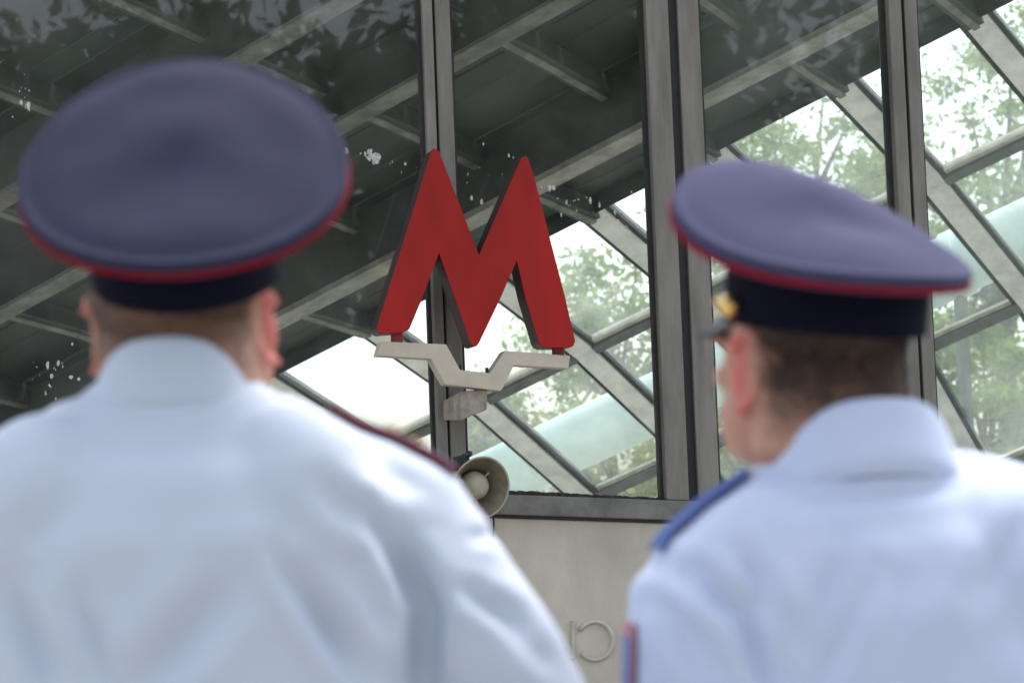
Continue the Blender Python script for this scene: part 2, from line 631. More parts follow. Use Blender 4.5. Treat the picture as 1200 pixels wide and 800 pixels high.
dirt_glint((428, 181), 9, (9, 3), 0.018, 1, (0, 1.5))
dirt_glint((455, 190), 10, (14, 4), 0.006, 2, (0, 4))
dirt_glint((58, 438), 20, (14, 12), 0.0075, 3, (0, -3))
dirt_glint((30, 118), 14, (6, 12), 0.007, 4)
dirt_glint((675, 237), 18, (26, 8), 0.008, 5, (0, 6))
dirt_glint((735, 250), 12, (10, 14), 0.009, 6)
dirt_glint((555, 205), 16, (30, 18), 0.006, 7)
dirt_glint((783, 317), 6, (2, 3), 0.007, 8)
dirt_glint((1030, 190), 10, (60, 50), 0.004, 9)
dirt_glint((700, 540), 8, (60, 20), 0.003, 10)

# ------------------------------------------------------------------ the parapet wall below
par_t = thing('parapet_wall', 'plain beige grey wall with raised lettering under the window sill', 'wall', (WP.x, WP.y + 0.1, 0))
mb = MB()
pts = [wpt(S0, 0, 0.03), wpt(S1, 0, 0.03), wpt(S1, sillz(S1) - 0.083, 0.03), wpt(S0, sillz(S0) - 0.083, 0.03)]
mb.prism(pts, -WN * 0.2)
mb.build('wall_face', M_['wall'], par_t, bevel=0.004)


def stroke(name, pix, w):
    pp = [onwall(x, y, 0.031) for x, y in pix]
    mb = MB()
    mb.tube(pp, [(w, 0.013)] * len(pp), n=10, ref=tuple(WN))
    mb.build(name, M_['letter'], par_t, smooth=True)


arc = []
for k in range(25):
    th = R(148 - k * 288 / 24)
    arc.append((697 + 19.5 * math.cos(th) + 1.5 * math.cos(th * 1), 750 - 22.5 * math.sin(th)))
stroke('raised_letter', arc, 0.0085)
stroke('raised_letter', [(671, 727 + k * 5) for k in range(10)], 0.0085)

# ------------------------------------------------------------------ the sloping glass vault behind
P0 = at(690, 240, 12.6)
PA = at(320, 430, 13.5)
PB = at(990, 88, 11.87)
AX = (PB - PA).normalized()                  # rises to the right, along the stairs
P0 = PA + AX * (P0 - PA).dot(AX)
sec_pix = [('q', (-60, -118)), ('q', (120, -30)), ('q', (240, 26)), ('q', (380, 92)), ('q', (495, 145)), ('q', (600, 199)), ('p', (690, 240)),
           ('p', (815, 346)), ('p', (938, 473)), ('p', (1018, 612)), ('b', (1062, 745))]
SEC = [hit(x, y, P0, AX) - P0 for _, (x, y) in sec_pix]
print('VAULT section', [(round(v.x, 2), round(v.y + P0.y, 2), round(v.z + P0.z, 2)) for v in SEC], 'axis', tuple(round(c, 3) for c in AX))
best = min((abs(proj(P0 + SEC[7] - AX * (0.2 + 0.005 * i))[0] - 685), 0.2 + 0.005 * i) for i in range(300))
SP = best[1]
print('rib spacing', SP)
KMIN, KMAX = -9, 6
vt = thing('stair_canopy', 'sloping glazed stair canopy with pale diagonal ribs and dark solid roof', 'canopy', (P0.x, P0.y, 0))


def nrm(i):
    """inward normal (towards the viewer, below the roof) of section segment i -> i+1"""
    t = (SEC[i + 1] - SEC[i]).normalized()
    n_ = AX.cross(t)
    mid = P0 + (SEC[i] + SEC[i + 1]) / 2
    if n_.dot(CAM + Vector((0, 0, -1.0)) - mid) < 0:
        n_ = -n_
    return t, n_.normalized()


GI = [i for i in range(len(SEC) - 1)]
rib_mesh, gas_mesh = {}, {}
for k in range(KMIN, KMAX + 1):
    base = P0 + AX * (k * SP)
    for i in GI:
        t, n_ = nrm(i)
        a, b = base + SEC[i], base + SEC[i + 1]
        glazed = i >= 6
        if glazed and i < 9:
            MB().bar(a + t * 0.002, b - t * 0.002, AX, 0.125, n_, 0.0, 0.045).build('rib', M_['rib'], vt, bevel=0.006)
            for sg in (-1, 1):
                MB().bar(a, b, AX, 0.026, n_, -0.03, 0.03).xf(Matrix.Translation(AX * (sg * 0.0765))).build('gasket', M_['gasket'], vt)
        elif not glazed:
            MB().bar(a + t * 0.002, b - t * 0.002, AX, 0.09, n_, -0.01, 0.10).build('roof_rib', M_['roof_beam'], vt, bevel=0.005)
            MB().bar(a + t * 0.002, b - t * 0.002, AX, 0.035, n_, 0.101, 0.112).build('rib_flange', M_['flange_dark'], vt)
    if k == KMAX:
        continue
    a0, a1 = base + AX * 0.09, base + AX * (SP - 0.09)
    for i in GI:
        t, n_ = nrm(i)
        if 6 <= i < 9:
            c = [a0 + SEC[i] + t * 0.03, a1 + SEC[i] + t * 0.03, a1 + SEC[i + 1] - t * 0.03, a0 + SEC[i + 1] - t * 0.03]
            MB().prism(c, -n_ * 0.01).build('pane', M_['vault_glass'], vt)
        elif i < 6:
            nn = 4
            for j in range(nn):
                f0, f1 = j / nn, (j + 1) / nn
                e0 = SEC[i] + (SEC[i + 1] - SEC[i]) * f0 + t * 0.006
                e1 = SEC[i] + (SEC[i + 1] - SEC[i]) * f1 - t * 0.006
                c = [base + e0, base + AX * SP + e0, base + AX * SP + e1, base + e1]
                z = 0.012 * random.random()
                m = M_['roof_teal'] if random.random() < 0.14 else M_['roof']
                MB().prism([q - n_ * (0.012 + z) for q in c], -n_ * 0.02).build('roof_panel', m, vt)
    # purlins between the ribs
    for i in (7, 8, 9):
        t, n_ = nrm(min(i, 8))
        q = SEC[i]
        p0_, p1_ = base + AX * 0.064 + q, base + AX * (SP - 0.064) + q
        MB().bar(p0_, p1_, t, 0.06, n_, -0.02, 0.055).build('purlin', M_['purlin'], vt, bevel=0.004)
        MB().bar(p0_ - t * 0.045, p1_ - t * 0.045, t, 0.028, n_, -0.02, 0.03).build('purlin_cap', M_['cream'], vt, bevel=0.003)
# long beams under the roof, along the slope
LA, LB = AX * (KMIN * SP), AX * (KMAX * SP)
t, n_ = nrm(6)
MB().bar(P0 + LA, P0 + LB, UP, 0.07, n_, -0.03, 0.03).build('eaves_beam', M_['roof_beam'], vt, bevel=0.006)
t, n_ = nrm(5)
Bq = SEC[5].lerp(SEC[4], 0.41)
dn = (n_ + Vector((0, 0, 0))).normalized()
MB().bar(P0 + LA + Bq, P0 + LB + Bq, t, 0.10, dn, 0.02, 0.30).build('roof_beam', M_['roof_beam'], vt, bevel=0.006)
MB().bar(P0 + LA + Bq, P0 + LB + Bq, t, 0.14, dn, 0.301, 0.335).build('beam_flange', M_['flange'], vt, bevel=0.004)
for q in (3, 2):
    t, n_ = nrm(q)
    MB().bar(P0 + LA + SEC[q], P0 + LB + SEC[q], t, 0.10, n_, 0.0, 0.24).build('roof_beam', M_['roof_beam'], vt, bevel=0.006)
    MB().bar(P0 + LA + SEC[q], P0 + LB + SEC[q], t, 0.12, n_, 0.241, 0.262).build('beam_flange', M_['flange_dark'], vt, bevel=0.004)
# concrete upstand carrying the foot of the ribs
pa, pb = P0 + LA + SEC[9], P0 + LB + SEC[9]
mb = MB().prism([pa, pb, Vector((pb.x, pb.y, -0.5)), Vector((pa.x, pa.y, min(-0.5, pa.z - 0.4)))], Vector((0, 0.25, 0)))
mb.build('upstand', M_['concrete'], vt)

# pale green pipe running parallel to the canopy, outside its glass
t, n_ = nrm(7)
pc = (SEC[8] * 0.92 + SEC[9] * 0.08) - n_ * 0.45 + UP * 0.11
pp = [P0 + pc + AX * (SP * (k)) for k in (-3.3, -2.1, -1, 0, 1, 2, 3, 4, 5, 6)]
pt = thing('service_pipe', 'thick pale green pipe running up beside the canopy glass', 'pipe', (pp[0].x, pp[0].y, 0))
MB().tube(pp, 0.185, n=40, ref=(0, 0, 1)).build('pipe', M_['pipe'], pt, smooth=True)
for k in (-2.6, 1.45, 4.4):
    c = P0 + pc + AX * (SP * k)
    MB().tube([c - AX * 0.04, c + AX * 0.04], 0.200, n=40, ref=(0, 0, 1)).build('collar', M_['pipe'], pt, bevel=0.006)
    MB().bar(c - UP * 0.16, Vector((c.x, c.y, 0)), WD, 0.06, WN, -0.03, 0.03).build('support', M_['purlin'], pt)


# ------------------------------------------------------------------ trees
def tree(label, base, h, crown_c, crown_r, nclump, nleaf, lsize, seed, m, group, clump_r=0.45, holes=0.0):
    rr = random.Random(seed)
    nr = np.random.default_rng(seed)
    base = Vector(base)
    t = thing('tree', label, 'tree', tuple(base), group)
    top = Vector(crown_c)
    mb = MB()
    pts = [base + (top - base) * f + Vector((rr.uniform(-.1, .1), rr.uniform(-.1, .1), 0)) * f for f in (0, .25, .5, .75, 1)]
    r0 = h * 0.022
    mb.tube(pts, [r0 * (1.25 - f) for f in (0, .25, .5, .75, 1.0)], n=9, ref=(0.3, 1, 0))
    cl = []
    for k in range(nclump):
        while True:
            v = Vector((rr.uniform(-1, 1), rr.uniform(-1, 1), rr.uniform(-1, 1)))
            if 0.25 < v.length < 1:
                break
        v = v * (0.75 + 0.35 * noise.noise(v * 2.3 + Vector((seed, 0, 0))))
        cl.append(top + Vector((v.x * crown_r[0], v.y * crown_r[1], v.z * crown_r[2])))
    for k, c in enumerate(cl):
        if k % 3 == 0:
            s0 = pts[2 + (k % 3)].lerp(top, rr.random())
            mid = s0.lerp(c, 0.5) + Vector((0, 0, -0.1))
            mb.tube([s0, mid, c], [r0 * 0.4, r0 * 0.25, r0 * 0.06], n=5, ref=(0.31, 0.9, 0.1))
    mb.build('trunk', M_['bark'], t, smooth=True)
    per = max(1, nleaf // nclump)
    P = np.repeat(np.array([tuple(c) for c in cl]), per, axis=0)
    rad = np.repeat(nr.uniform(0.55, 1.3, len(cl)) * clump_r, per)[:, None]
    P = P + nr.normal(0, 0.45, P.shape) * rad * np.array([1.15, 1.15, 0.75])
    N = len(P)
    a = nr.normal(0, 1, (N, 3))
    a /= np.linalg.norm(a, axis=1)[:, None]
    b = np.cross(a, nr.normal(0, 1, (N, 3)))
    b /= np.linalg.norm(b, axis=1)[:, None]
    ls = lsize * (0.45 + 1.1 * nr.random(N) ** 1.8)[:, None]
    V = np.stack([P - a * ls, P + b * ls * .45, P + a * ls, P - b * ls * .45], axis=1).reshape(-1, 3)
    me = bpy.data.meshes.new('crown')
    me.vertices.add(N * 4)
    me.vertices.foreach_set('co', V.ravel())
    me.loops.add(N * 4)
    me.loops.foreach_set('vertex_index', np.arange(N * 4))
    me.polygons.add(N)
    me.polygons.foreach_set('loop_start', np.arange(0, N * 4, 4))
    me.polygons.foreach_set('loop_total', np.full(N, 4))
    me.update()
    me.validate()
    obj('crown', me, m, t)
    return t


GT = 'trees beyond the canopy'


def far_tree(label, px, py, Y, rx, rz, nclump, nleaf, seed, m='leaf', ls=0.085, cr=0.42):
    c = at(px, py, Y * 1.7)
    rx, rz, cr, ls = rx * 1.7, rz * 1.7, cr * 1.15, ls * 0.95
    nleaf = int(nleaf * 2.1)
    tree(label, (c.x, c.y, -0.01), c.z + rz, c, (rx, rx, rz), nclump, nleaf, ls, seed, M_[m], GT, cr)


far_tree('light green tree with thin crown seen through glass beside the red letter', 712, 400, 21, 0.95, 0.95, 28, 1900, 11)
far_tree('full light green tree rising behind the cap with the gold button', 940, 235, 23, 1.75, 1.85, 64, 4800, 12)
far_tree('broad green tree behind the canopy glass right of the slim last mullion', 1170, 230, 25, 1.9, 2.7, 80, 6500, 13)
far_tree('low yellowish green tree below the pale green pipe', 720, 548, 19, 0.95, 0.62, 26, 3000, 14, 'leaf_y', 0.07)
far_tree('low bushy tree behind the cap wearer facing left', 930, 520, 22, 1.3, 1.0, 36, 4500, 15, 'leaf_y')
far_tree('thin sprig topped sapling behind the horn loudspeaker', 590, 490, 20, 0.5, 0.55, 16, 1500, 16)
far_tree('low dense bushy tree under the end of the pale pipe', 1150, 480, 22, 1.3, 1.1, 36, 4500, 17)

GB = 'trees across the square'
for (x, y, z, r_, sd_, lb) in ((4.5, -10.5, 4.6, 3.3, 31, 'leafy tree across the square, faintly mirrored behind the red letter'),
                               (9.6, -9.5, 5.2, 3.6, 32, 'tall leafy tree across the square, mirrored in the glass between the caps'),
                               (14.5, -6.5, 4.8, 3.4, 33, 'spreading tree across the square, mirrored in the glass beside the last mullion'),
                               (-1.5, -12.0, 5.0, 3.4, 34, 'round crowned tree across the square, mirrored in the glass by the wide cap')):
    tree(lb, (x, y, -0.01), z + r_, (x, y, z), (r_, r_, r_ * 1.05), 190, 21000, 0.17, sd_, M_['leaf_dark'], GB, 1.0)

# ------------------------------------------------------------------ the red M sign
sg_yaw = R(15)
SN = Vector((math.sin(sg_yaw), -math.cos(sg_yaw), 0))
SP0 = WP + WN * 0.30


def onsign(px, py, off=0.0):
    return hit(px, py, SP0 + SN * off, SN)


M_poly = [(441, 384.5), (442.5, 389), (447, 391.5), (473, 389.5), (479, 386), (494, 350), (514, 296), (533, 350), (550.5, 401), (553, 405), (556, 406.5),
          (559, 405), (561.5, 401), (586, 350), (605.5, 305), (616, 350), (631.5, 401), (634, 405.5), (639, 407.5), (667, 407.5),
          (672, 405.5), (674, 400), (662.5, 350), (625, 204), (618.5, 185.5), (616, 183), (612.5, 183.5), (610, 187), (561, 299),
          (514, 177.5), (511.5, 174.5), (508, 174.5), (505, 178)]
ms = thing('metro_sign', 'red letter M sign on a stepped beige bracket fixed to the mullion', 'sign', tuple(SP0 - SN * 0.2))
front = [onsign(x, y) for x, y in M_poly]
ctr = sum(front, Vector()) / len(front)
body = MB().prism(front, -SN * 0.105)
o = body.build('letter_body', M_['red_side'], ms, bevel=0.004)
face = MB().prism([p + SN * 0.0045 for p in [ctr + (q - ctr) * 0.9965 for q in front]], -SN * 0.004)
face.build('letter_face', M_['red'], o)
for (x, y0, y1) in ((465, 389, 403), (654, 407, 416)):
    c = onsign(x, (y0 + y1) / 2, -0.05)
    hgt = abs((onsign(x, y0) - onsign(x, y1)).z) / 2 + 0.008
    MB().obox(c, WD * 0.017, SN * 0.02, UP * hgt).build('stud', M_['red_stud'], ms, bevel=0.003)
bz = [(125, 133), (328, 142), (372, 222), (465, 232), (512, 162), (716, 178), (710, 218), (540, 208), (500, 288), (325, 268), (280, 188), (112, 178)]
bp = [onsign(400 + x / 2.667, 350 + y / 2.667, -0.012) for x, y in bz]
MB().prism(bp, -SN * 0.07).build('bracket_plate', M_['bracket'], ms, bevel=0.003)
# the box arm that ties bracket and mullion
az = [(455, 285), (460, 290), (456, 345), (375, 378), (330, 376), (326, 312)]
c0 = [onsign(400 + x / 2.667, 350 + y / 2.667, -0.03) for x, y in ((372, 288), (458, 284), (456, 346), (374, 380))]
c1 = [onwall(400 + x / 2.667, 350 + y / 2.667, 0.046) for x, y in ((318, 318), (372, 312), (372, 374), (318, 380))]
mb = MB().add(c0 + c1, [(0, 1, 2, 3), (7, 6, 5, 4), (0, 4, 5, 1), (1, 5, 6, 2), (2, 6, 7, 3), (3, 7, 4, 0)])
mb.build('arm', M_['bracket_old'], ms, bevel=0.005)
for (x, y) in ((400 + 372 / 2.667, 350 + 218 / 2.667), (400 + 455 / 2.667, 350 + 226 / 2.667)):
    c = onsign(x, y, -0.045)
    MB().tube([c - UP * 0.01, c + UP * 0.012], 0.006, n=8).build('bolt', M_['black'], ms)

# ------------------------------------------------------------------ the horn loudspeaker
hc = onwall(563, 571.5, 0.36)
hd = (CAM - hc).normalized()
hax = (hd + Vector((1, 0, 0)) * 0.50 + UP * -0.22).normalized()
rot = hax.to_track_quat('Z', 'Y').to_matrix().to_4x4()
HM = Matrix.Translation(hc) @ rot
hs = thing('horn_loudspeaker', 'small olive beige horn loudspeaker clamped to the mullion under the red letter', 'loudspeaker', tuple(hc - UP * 0.1))
RH = 0.106
prof = [(0.030, -0.135), (0.036, -0.11), (0.046, -0.085), (0.060, -0.058), (0.078, -0.032), (0.095, -0.012), (RH, 0.0),
        (RH + 0.003, 0.003), (RH + 0.001, 0.006), (RH - 0.004, 0.003), (0.090, -0.013), (0.073, -0.034), (0.056, -0.060), (0.040, -0.09), (0.0, -0.1)]
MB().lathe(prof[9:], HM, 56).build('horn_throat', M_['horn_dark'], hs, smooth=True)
hb = MB().lathe(prof[:10], HM, 56).build('horn', M_['horn'], hs, smooth=True)
plug = [(0.0, 0.000), (0.016, -0.0015), (0.030, -0.007), (0.041, -0.018), (0.047, -0.034), (0.048, -0.055), (0.044, -0.075), (0.0, -0.076)]
MB().lathe(plug, HM, 40).build('inner_reflector', M_['horn_in'], hs, smooth=True)
for th in (40, 160, 280):
    dv = Vector((math.cos(R(th)), math.sin(R(th)), 0))
    MB().tube([HM @ (dv * 0.045 + Vector((0, 0, -0.045))), HM @ (dv * 0.070 + Vector((0, 0, -0.045)))], 0.004, n=8).build('spoke', M_['horn'], hb)
drv = [(0.0, -0.215), (0.036, -0.212), (0.042, -0.2), (0.042, -0.15), (0.036, -0.138), (0.028, -0.134), (0.0, -0.134)]
MB().lathe(drv, HM, 32).build('driver', M_['horn'], hs, smooth=True)
kp = onwall(533, 546, 0.05)
MB().tube([kp, HM @ Vector((0, 0, -0.17)), HM @ Vector((-0.02, 0.05, -0.15))], [0.018, 0.02, 0.012], n=12, ref=(0.2, 0.1, 1)).build('clamp', M_['black'], hs)
k2 = onwall(541, 541, 0.20)
MB().obox(k2, (0.028, 0, 0.006), (0, 0.02, 0), (-0.004, 0, 0.022)).build('clamp_block', M_['black'], hs, bevel=0.005)
MB().tube([onwall(536, 548, 0.16), onwall(543, 536, 0.2), onwall(551, 531, 0.24)], [0.014, 0.011, 0.010], n=12, ref=(0.2, 1, 0)).build('wing_screw', M_['black'], hs, smooth=True)
MB().tube([onwall(576, 600, 0.12), onwall(578.5, 608, 0.06), onwall(578.5, 620, 0.037), onwall(577, 640, 0.036), onwall(578, 700, 0.036), onwall(577, 760, 0.036)], 0.0035, n=8, ref=(0.1, 1, 0)).build('cable', M_['black'], hs, smooth=True)


# ------------------------------------------------------------------ people
def remesh(mb, name, voxel, smooth_it, factor=0.5):
    me = mb.mesh(name + '_raw')
    o = bpy.data.objects.new(name + '_raw', me)
    C.objects.link(o)
    md = o.modifiers.new('r', 'REMESH')
    md.mode = 'VOXEL'
    md.voxel_size = voxel
    if smooth_it:
        sm = o.modifiers.new('s', 'SMOOTH')
        sm.factor = factor
        sm.iterations = smooth_it
    dg = bpy.context.evaluated_depsgraph_get()
    out = bpy.data.meshes.new_from_object(o.evaluated_get(dg))
    bpy.data.objects.remove(o)
    bpy.data.meshes.remove(me)
    out.name = name
    return out


def co_no(me):
    n = len(me.vertices)
    co = np.empty(n * 3)
    no = np.empty(n * 3)
    me.vertices.foreach_get('co', co)
    me.vertex_normals.foreach_get('vector', no)
    return co.reshape(-1, 3), no.reshape(-1, 3)


def seg_dist(P, a, b):
    a, b = np.array(a), np.array(b)
    ab = b - a
    t = np.clip(((P - a) @ ab) / (ab @ ab), 0, 1)
    q = a + t[:, None] * ab
    return np.linalg.norm(P - q, axis=1), t


def sub(me, name, color):
    pass


def arm_pts(sd, sh, el, wr, neck):
    n = Vector(neck)
    s = Vector(sh)
    return [n, n.lerp(s, 0.45) + Vector((0, 0, 0.004)), n.lerp(s, 0.8) + Vector((0, 0, 0.003)), s,
            s.lerp(Vector(el), 0.3), s.lerp(Vector(el), 0.65), Vector(el), Vector(el).lerp(Vector(wr), 0.4), Vector(wr)]


def hand(mb, wr, d, side, up):
    """palm and five bent fingers of unequal length, curled inward"""
    d = Vector(d).normalized()
    up = Vector(up).normalized()
    s = d.cross(up).normalized()
    up = s.cross(d).normalized()
    wr = Vector(wr)
    mb.tube([wr - d * 0.03, wr + d * 0.02, wr + d * 0.06, wr + d * 0.095], [(0.026, 0.021), (0.034, 0.018), (0.041, 0.016), (0.039, 0.013)], n=14, ref=tuple(up))
    for k, L_ in enumerate((0.068, 0.078, 0.073, 0.056)):
        b = wr + d * 0.085 + s * (0.0315 - 0.021 * k)
        p1 = b + d * (L_ * 0.42) - up * 0.006
        p2 = p1 + d * (L_ * 0.30) - up * 0.016
        p3 = p2 + d * (L_ * 0.16) - up * 0.018
        mb.tube([b - d * 0.02, b, p1, p2, p3], [0.0085, 0.009, 0.0085, 0.0075, 0.006], n=10, ref=tuple(s))
    tb = wr + d * 0.025 + s * 0.028
    t1 = tb + d * 0.028 + s * 0.020 - up * 0.006
    t2 = t1 + d * 0.028 + s * 0.004 - up * 0.008
    mb.tube([tb, t1, t2], [0.013, 0.0105, 0.0075], n=10, ref=tuple(up))


def build_person(P):
    root = bpy.data.objects.new('person', None)
    root.empty_display_size = 0.3
    root.location = P['loc']
    root.rotation_euler = (0, 0, P['yaw'])
    C.objects.link(root)
    tag(root, P['label'], 'person', 'two officers seen from behind')
    ear_z = P['ear_z']
    hx, hy = P['head_xy']
    HMx = Matrix.Translation((hx, hy, ear_z)) @ Matrix.Rotation(P['head_yaw'], 4, 'Z') @ Matrix.Rotation(P['head_pitch'], 4, 'X')
    k = P.get('girth', 1.0)

    # ---- body (head, neck, torso, arms, hands, legs): one surface
    mb = MB()
    head = MB()
    head.ell((0, -0.008, 0.052), (0.0765, 0.098, 0.088), nu=28, nv=18)
    head.ell((0, 0.030, -0.035), (0.062, 0.066, 0.075), nu=24, nv=14)
    head.ell((0, 0.052, -0.078), (0.036, 0.036, 0.030))
    head.ell((0, -0.045, -0.015), (0.064, 0.052, 0.070))
    head.ell((0, 0.046, 0.010), (0.067, 0.040, 0.058))
    for s in (-1, 1):
        head.ell((s * 0.046, 0.045, -0.045), (0.022, 0.035, 0.042))       # cheek and jaw
        head.ell((s * 0.045, 0.066, -0.005), (0.022, 0.020, 0.016))       # cheekbone
        head.ell((s * 0.034, 0.082, 0.030), (0.026, 0.012, 0.010))        # brow
        E = Matrix.Rotation(s * R(-36), 3, 'Z') @ Matrix.Rotation(R(10), 3, 'X')
        head.ell((s * 0.079, -0.013, -0.002), (0.0052, 0.018, 0.031), E)
        rim = []
        for q in range(15):
            th = R(-110 + q * 19)
            v = E @ Vector((s * 0.0055, -0.0205 * math.cos(th) * (0.85 + 0.15 * math.sin(th)), 0.036 * math.sin(th)))
            rim.append(Vector((s * 0.081, -0.014, -0.001)) + v)
        head.tube(rim, [0.0056 - 0.0014 * abs(q - 7) / 7 for q in range(15)], n=8, ref=(1, 0.1, 0))
        head.ell((s * 0.080, -0.008, -0.035), (0.0065, 0.008, 0.011))
        head.ell((s * 0.077, 0.004, -0.004), (0.005, 0.005, 0.008))
    head.tube([(0, 0.088, 0.028), (0, 0.103, 0.005), (0, 0.113, -0.018), (0, 0.090, -0.026)], [0.010, 0.012, 0.015, 0.010], n=12, ref=(1, 0, 0))
    head.ell((0, 0.088, -0.047), (0.024, 0.012, 0.006))
    head.ell((0, 0.086, -0.057), (0.021, 0.012, 0.007))
    head.xf(HMx)
    mb.add(head.v, head.f)
    nb = Vector(P['neck'])
    nk = P.get('neck_r', 0.066)
    mb.tube([nb + Vector((0, 0.01, -0.10)), nb, Vector((hx, hy - 0.028, ear_z - 0.055)), Vector((hx, hy - 0.030, ear_z - 0.0))],
            [nk * 1.25, nk * 1.08, nk, nk * 0.9], n=24, ref=(0, 1, 0))
    zt = nb.z - 1.52
    tor = [(0.86, 0.0, 0.165, 0.115, 2.2), (0.95, 0.0, 0.178, 0.125, 2.3), (1.06, 0.01, 0.172, 0.130, 2.3), (1.18, 0.005, 0.175, 0.125, 2.4),
           (1.30, -0.005, 0.182, 0.120, 2.5), (1.39, -0.012, 0.182, 0.112, 2.5), (1.45, -0.015, 0.165, 0.095, 2.4), (1.49, -0.012, 0.125, 0.075, 2.2), (1.52, -0.01, 0.08, 0.06, 2.0)]
    mb.rings([(0, cy, z + zt, (rx - 0.012) * k, (ry - 0.012) * k, pw) for z, cy, rx, ry, pw in tor], 40)
    arms = {}
    for s, key in ((-1, 'L'), (1, 'R')):
        sh, el, wr = P['arm' + key]
        pts = arm_pts(s, sh, el, wr, (s * 0.035, nb.y - 0.005, P['trap' + key]))
        arms[s] = pts
        mb.tube(pts, [0.044, 0.044, 0.044, 0.045, 0.044, 0.041, 0.037, 0.035, 0.026], n=18, ref=(0, 1, 0.05))
        hand(mb, pts[-1], (pts[-1] - pts[-2]) * 0.3 + Vector((-s * 0.05, 0.02, -0.02)), s, (s * 0.3, 0.8, 0.4))
    for s in (-1, 1):
        mb.tube([(s * 0.088, 0, 0.92), (s * 0.098, 0.005, 0.75), (s * 0.105, 0.012, 0.50), (s * 0.11, -0.005, 0.30), (s * 0.115, -0.01, 0.09), (s * 0.115, -0.005, 0.045)],
                [0.09, 0.083, 0.058, 0.052, 0.036, 0.038], n=18, ref=(0, 1, 0))
        mb.tube([(s * 0.115, -0.045, 0.045), (s * 0.118, 0.05, 0.045), (s * 0.124, 0.16, 0.032)], [(0.03, 0.035), (0.04, 0.035), (0.035, 0.022)], n=14, ref=(0, 0, 1))
    me = remesh(mb, 'body', 0.0040, 2)
    co, no = co_no(me)
    Hi = np.array(HMx.inverted())
    hc_ = co @ Hi[:3, :3].T + Hi[:3, 3]
    ear = np.clip((np.abs(hc_[:, 0]) - 0.0785) / 0.006, 0, 1) * (np.abs(hc_[:, 2]) < 0.05) * (np.abs(hc_[:, 1]) < 0.05)
    jit = np.array([noise.noise(Vector(c) * 60) for c in co]) * 0.012
    line = P.get('nape', -0.045)
    hair = np.clip((hc_[:, 2] + jit - line) / 0.060, 0, 1) * np.clip((0.035 - hc_[:, 1] + jit + np.clip(hc_[:, 2], -.05, .05) * 0.1) / 0.012, 0, 1) * (hc_[:, 2] < 0.16) * (hc_[:, 2] > -0.12)
    edge_y = P.get('hair_y', -0.030) + 0.9 * np.maximum(0, hc_[:, 2] - 0.012)
    hair = hair * np.clip((edge_y + jit - hc_[:, 1]) / 0.022, 0, 1) * (1 - ear)
    ca = me.color_attributes.new('tint', 'FLOAT_COLOR', 'POINT')
    cols = np.ones((len(co), 4))
    cols[:, 0] = ear * 0.75
    cols[:, 1] = hair * P.get('hair_k', 0.8)
    cols[:, 2] = 0
    ca.data.foreach_set('color', cols.ravel())
    cp = P['cap']
    CM = HMx @ Matrix.Translation(cp['pos']) @ Matrix.Rotation(cp.get('yaw', 0), 4, 'Z') @ Matrix.Rotation(cp['pitch'], 4, 'X') @ Matrix.Rotation(cp.get('roll', 0), 4, 'Y')
    Ci, Cf = np.array(CM.inverted()), np.array(CM)
    cc = co @ Ci[:3, :3].T + Ci[:3, 3]
    lim = np.maximum(cp.get('bh', 0.046) - 0.01, cp['rc'][1] + (cc[:, 1] - cp['rc'][0]) * math.tan(cp['tilt']) - 0.030)
    over = (cc[:, 2] > lim) & (cc[:, 2] < 0.2) & (np.hypot(cc[:, 0], cc[:, 1]) < 0.12)
    cc[over, 2] = lim[over]
    bw = cp.get('band', (0.084, 0.104))
    rad_ = np.hypot(cc[:, 0] / (bw[0] - 0.004), cc[:, 1] / (bw[1] - 0.004))
    wide = (rad_ > 1) & (cc[:, 2] > -0.002) & (cc[:, 2] < 0.2) & (rad_ < 1.35)
    cc[wide, 0] /= rad_[wide]
    cc[wide, 1] /= rad_[wide]
    me.vertices.foreach_set('co', (cc @ Cf[:3, :3].T + Cf[:3, 3]).ravel())
    me.update()
    obj('body', me, M_['skin'], root, smooth=True)
    # ---- cropped hair: short strands
    idx = np.nonzero((hair > 0.08) & (cc[:, 2] < 0.001))[0]
    prob = hair[idx] / hair[idx].sum()
    pick = rng.choice(idx, P['strands'], p=prob)
    Rm = np.array(HMx)[:3, :3]
    down = Rm @ np.array([0, -0.25, -1.0])
    p = co[pick] + rng.normal(0, 0.0030, (len(pick), 3))
    n3 = no[pick]
    dirv = n3 * 0.55 + down * 0.8 + rng.normal(0, 0.18, n3.shape)
    dirv /= np.linalg.norm(dirv, axis=1)[:, None]
    sdv = np.cross(dirv, n3 + rng.normal(0, 0.2, n3.shape))
    sdv /= np.linalg.norm(sdv, axis=1)[:, None]
    Lh = (0.0015 + 0.0035 * hair[pick])[:, None]
    V = np.stack([p - sdv * 0.0004, p + sdv * 0.0004, p + dirv * Lh], axis=1).reshape(-1, 3)
    hm = bpy.data.meshes.new('hair')
    hm.from_pydata(V.tolist(), [], np.arange(len(V)).reshape(-1, 3).tolist())
    obj('hair', hm, M_[P['hair_m']], root)
    for s in (-1, 1):
        e = MB().ell((s * 0.032, 0.0765, 0.010), (0.012, 0.012, 0.012)).xf(HMx).build('eye', M_['eye'], root, smooth=True)
        MB().ell((s * 0.032, 0.087, 0.010), (0.0055, 0.003, 0.0055)).xf(HMx).build('iris', M_['black'], e, smooth=True)

    # ---- shirt
    mb = MB()
    inf = 0.013
    z0 = 0.93
    mb.rings([(0, cy, max(z, z0) + zt, rx * k + inf + (0.012 if z < 1.3 else 0), ry * k + inf + (0.012 if z < 1.2 else 0), pw) for z, cy, rx, ry, pw in tor[1:]], 48)
